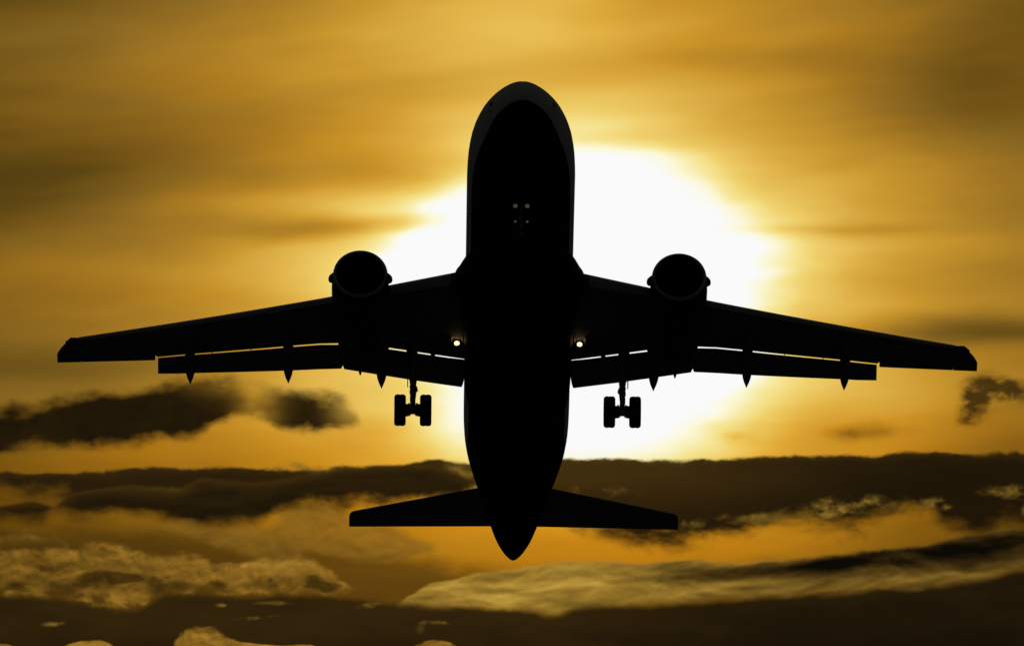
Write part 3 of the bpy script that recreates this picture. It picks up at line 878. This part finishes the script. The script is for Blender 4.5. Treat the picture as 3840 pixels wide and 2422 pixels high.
def main_gear(side):
    x0 = side * 3.89
    top = P(x0, 16.72, -1.28)
    axle = P(x0, 17.40, -3.60)
    d = (axle - top)
    def at(t, dx=0.0): return top + d * t + Vector((side * dx, 0, 0))
    mb = MB()
    mb.tube([at(-0.02), at(0.22), at(0.24), at(0.5), at(0.52), at(0.56)], [0.16, 0.155, 0.115, 0.115, 0.135, 0.135], n=20)      # outer cylinder
    mb.tube([at(0.56), at(0.60), at(0.72), at(0.735), at(0.76)], [0.125, 0.118, 0.124, 0.13, 0.10], n=20)
    mb.tube([at(0.75), at(1.0)], 0.092, n=18)                                                                                    # bright sliding tube
    for t_, r_ in ((0.30, 0.14), (0.42, 0.135), (0.62, 0.14), (0.70, 0.135)):
        mb.tube([at(t_), at(t_ + 0.014)], r_, n=20)
    leg = mb.build('main_landing_gear', M['steel'], plane)
    # trunnion block in the slot
    MB().box(at(0.05, 0.07), (0.19, 0.10, 0.22)).build('trunnion', M['dark'], leg)
    # axle, brake packs
    mb = MB().tube([axle + Vector((-0.62, 0, 0)), axle + Vector((0.62, 0, 0))], 0.07, n=16)
    mb.lathe(axle, (1, 0, 0), [(-0.13, 0.14), (-0.10, 0.155), (0.10, 0.155), (0.13, 0.14)], n=24)
    mb.build('axle', M['steel'], leg)
    for t in (-1, 1):
        mb = MB().lathe(axle + Vector((t * 0.24, 0, 0)), (1, 0, 0), [(-0.12, 0.17), (-0.10, 0.225), (0.06, 0.245), (0.10, 0.245)] if t > 0 else [(-0.10, 0.245), (-0.06, 0.245), (0.10, 0.225), (0.12, 0.17)], n=28)
        for k in range(6):
            a = 2 * math.pi * k / 6 + 0.3
            p = axle + Vector((t * 0.13, 0.17 * math.cos(a), 0.17 * math.sin(a)))
            mb.tube([p - Vector((t * 0.05, 0, 0)), p + Vector((t * 0.06, 0, 0))], 0.045, n=10)
        mb.build('brake_pack', M['dark'], leg)
        wheel(leg, axle + Vector((t * 0.477, 0, 0)), 0.590, 0.217)
    # torque links behind the leg
    for a, b, c in ((0.62, 0.80, 0.34), (0.96, 0.80, 0.34)):
        p, q = at(a), at(b) + Vector((0, c, 0.05))
        MB().tube([p, q], [0.06, 0.035], n=10).build('torque_link', M['steel'], leg)
    # side brace to the wing root
    q0 = P(side * 3.78, 16.98, -2.25); q1 = P(side * 2.72, 16.12, -1.38)
    mid = q0 + (q1 - q0) * 0.5
    MB().tube([q0, q0 + (q1 - q0) * 0.1, mid, q1], [0.05, 0.07, 0.075, 0.075], n=14).build('side_brace', M['steel'], leg)
    p = at(0.40)
    MB().tube([p, q0], [0.07, 0.065], n=10).build('brace_fitting', M['steel'], leg)
    # leg door, hung along the outboard side of the leg, seen on edge
    xd = x0 + side * 0.185
    out = [P(xd, 16.10, -1.38), P(xd, 17.25, -1.45), P(xd, 17.50, -2.35), P(xd, 17.20, -2.72), P(xd, 16.70, -2.55), P(xd, 16.25, -2.1)]
    MB().prism(out, (side * 0.035, 0, 0)).build('gear_door', M['wing'], leg)
    MB().tube([P(xd, 16.8, -2.0), at(0.33)], 0.025, n=8).build('door_rod', M['steel'], leg)
    # hoses and small fittings that roughen the leg's outline
    rnd = random.Random(4)
    mb = MB()
    for off, ph in ((-0.085, 0.0), (0.08, 1.7), (-0.07, 3.1)):
        pts = []
        for k in range(12):
            t_ = 0.36 + 0.58 * k / 11
            pts.append(at(t_, off + 0.022 * math.sin(5 * t_ * 3 + ph)) + Vector((0, -0.06, 0)))
        mb.tube(pts, 0.016, n=6)
    mb.build('hydraulic_hose', M['dark'], leg)
    for t_, dx, h in ((0.36, -0.17, 0.05), (0.46, -0.15, 0.03), (0.69, -0.14, 0.05), (0.655, -0.13, 0.035), (0.52, 0.13, 0.03), (0.915, -0.17, 0.04), (0.915, 0.16, 0.035)):
        MB().box(at(t_, dx * 0.9) + Vector((0, -0.03, 0)), (h, 0.05, h * 0.8), Matrix.Rotation(rnd.uniform(-.5, .5), 3, 'Y')).build('valve_block', M['dark'], leg)


for side in (-1, 1):
    main_gear(side)

# nose leg
top = P(0, 5.30, -1.85); axle = P(0, 4.98, -3.62)
d = axle - top
mb = MB().tube([top, top + d * 0.30, top + d * 0.32, top + d * 0.66, top + d * 0.68], [0.10, 0.10, 0.085, 0.085, 0.10], n=18)
mb.tube([top + d * 0.66, axle], 0.055, n=16)
mb.tube([top + d * 0.46, top + d * 0.50], 0.11, n=18)
nleg = mb.build('nose_landing_gear', M['steel'], plane)
MB().tube([axle + Vector((-0.34, 0, 0)), axle + Vector((0.34, 0, 0))], 0.05, n=14).build('axle', M['steel'], nleg)
for t in (-1, 1):
    wheel(nleg, axle + Vector((t * 0.25, 0, 0)), 0.38, 0.11)
    # take-off lamps high on the leg and turn-off lamps lower down
    for z, s, r, x, mt, nm in ((-2.47, 4.80, 0.085, 0.218, 'dim', 'taxi_light'), (-3.13, 4.82, 0.047, 0.217, 'dimmer', 'turnoff_light')):
        c = P(t * x, s, z)
        lo = MB().lathe(c, (0, 1, 0.1), [(-0.01, r * 1.15), (0.0, r * 1.2), (0.10, r * 0.9), (0.14, r * 0.5)], n=24).build(nm, M['dark'], nleg)
        MB().lathe(c + Vector((0, -0.013, 0)), (0, -1, -0.1), [(0, r), (0.012, r * 0.85), (0.018, r * 0.4)], n=24).build('light_lens', M[mt], nleg)
    MB().tube([P(t * 0.20, 4.88, -2.47), P(0, 5.17, -2.45)], 0.022, n=8).build('lamp_bracket', M['steel'], nleg)
    MB().tube([P(t * 0.20, 4.90, -3.13), P(0, 5.05, -3.1)], 0.018, n=8).build('lamp_bracket', M['steel'], nleg)
    # nose gear doors, hanging open on edge
    out = [P(t * 0.42, 4.6, -1.95), P(t * 0.42, 6.0, -2.0), P(t * 0.45, 5.9, -2.55), P(t * 0.45, 4.75, -2.5)]
    MB().prism(out, (t * 0.03, 0, 0)).build('nose_gear_door', M['belly'], nleg)
MB().tube([top + d * 0.35, P(0, 6.3, -2.0)], 0.05, n=12).build('drag_brace', M['steel'], nleg)
for a, b in ((0.66, 0.82), (0.97, 0.82)):
    MB().tube([top + d * a, top + d * b + Vector((0, -0.24, 0))], [0.04, 0.028], n=8).build('torque_link', M['steel'], nleg)

# landing lamps under the wing roots, lit
for side in (-1, 1):
    c = P(side * 2.28, 15.85, -1.62)
    hs = MB().lathe(c, (0, 1, -0.05), [(-0.006, 0.118), (0.0, 0.124), (0.06, 0.12), (0.13, 0.07)], n=28)
    hs.box(c + Vector((0, 0.08, 0.10)), (0.03, 0.04, 0.10))
    h = hs.build('landing_light', M['housing'], plane)
    # open shroud round the lamp; its inner wall catches the lamp's own light
    hc = c + Vector((0, 0, 0.05))
    arcs = [(math.cos(R(a)), math.sin(R(a))) for a in range(-5, 186, 10)]
    MB().loft([[hc + Vector((r * x, h_, r * z)) for x, z in arcs] for h_, r in ((-0.24, 0.215), (0.10, 0.205), (0.10, 0.195), (-0.24, 0.205), (-0.24, 0.215))], caps=False, closed=False).build('shroud', M['housing'], h)
    MB().lathe(hc + Vector((0, 0.09, 0)), (0, 1, 0), [(0, 0.2), (0.012, 0.2)], n=36).build('reflector', M['dark'], h)
    # glowing disc added to imitate the landing lamp's glint on the fairing's flank
    q = P(side * 1.965, 15.95, -1.33)
    MB().lathe(q, (0, -1, -0.05), [(-0.12, 0.13), (0.0, 0.13), (0.004, 0.11), (0.02, 0.05)], n=24).build('glint_disc', M['glint'], h)
    MB().lathe(c + Vector((0, -0.008, 0)), (0, -1, 0.02), [(0, 0.092), (0.015, 0.08), (0.026, 0.04)], n=28).build('light_lens', M['lens'], h)
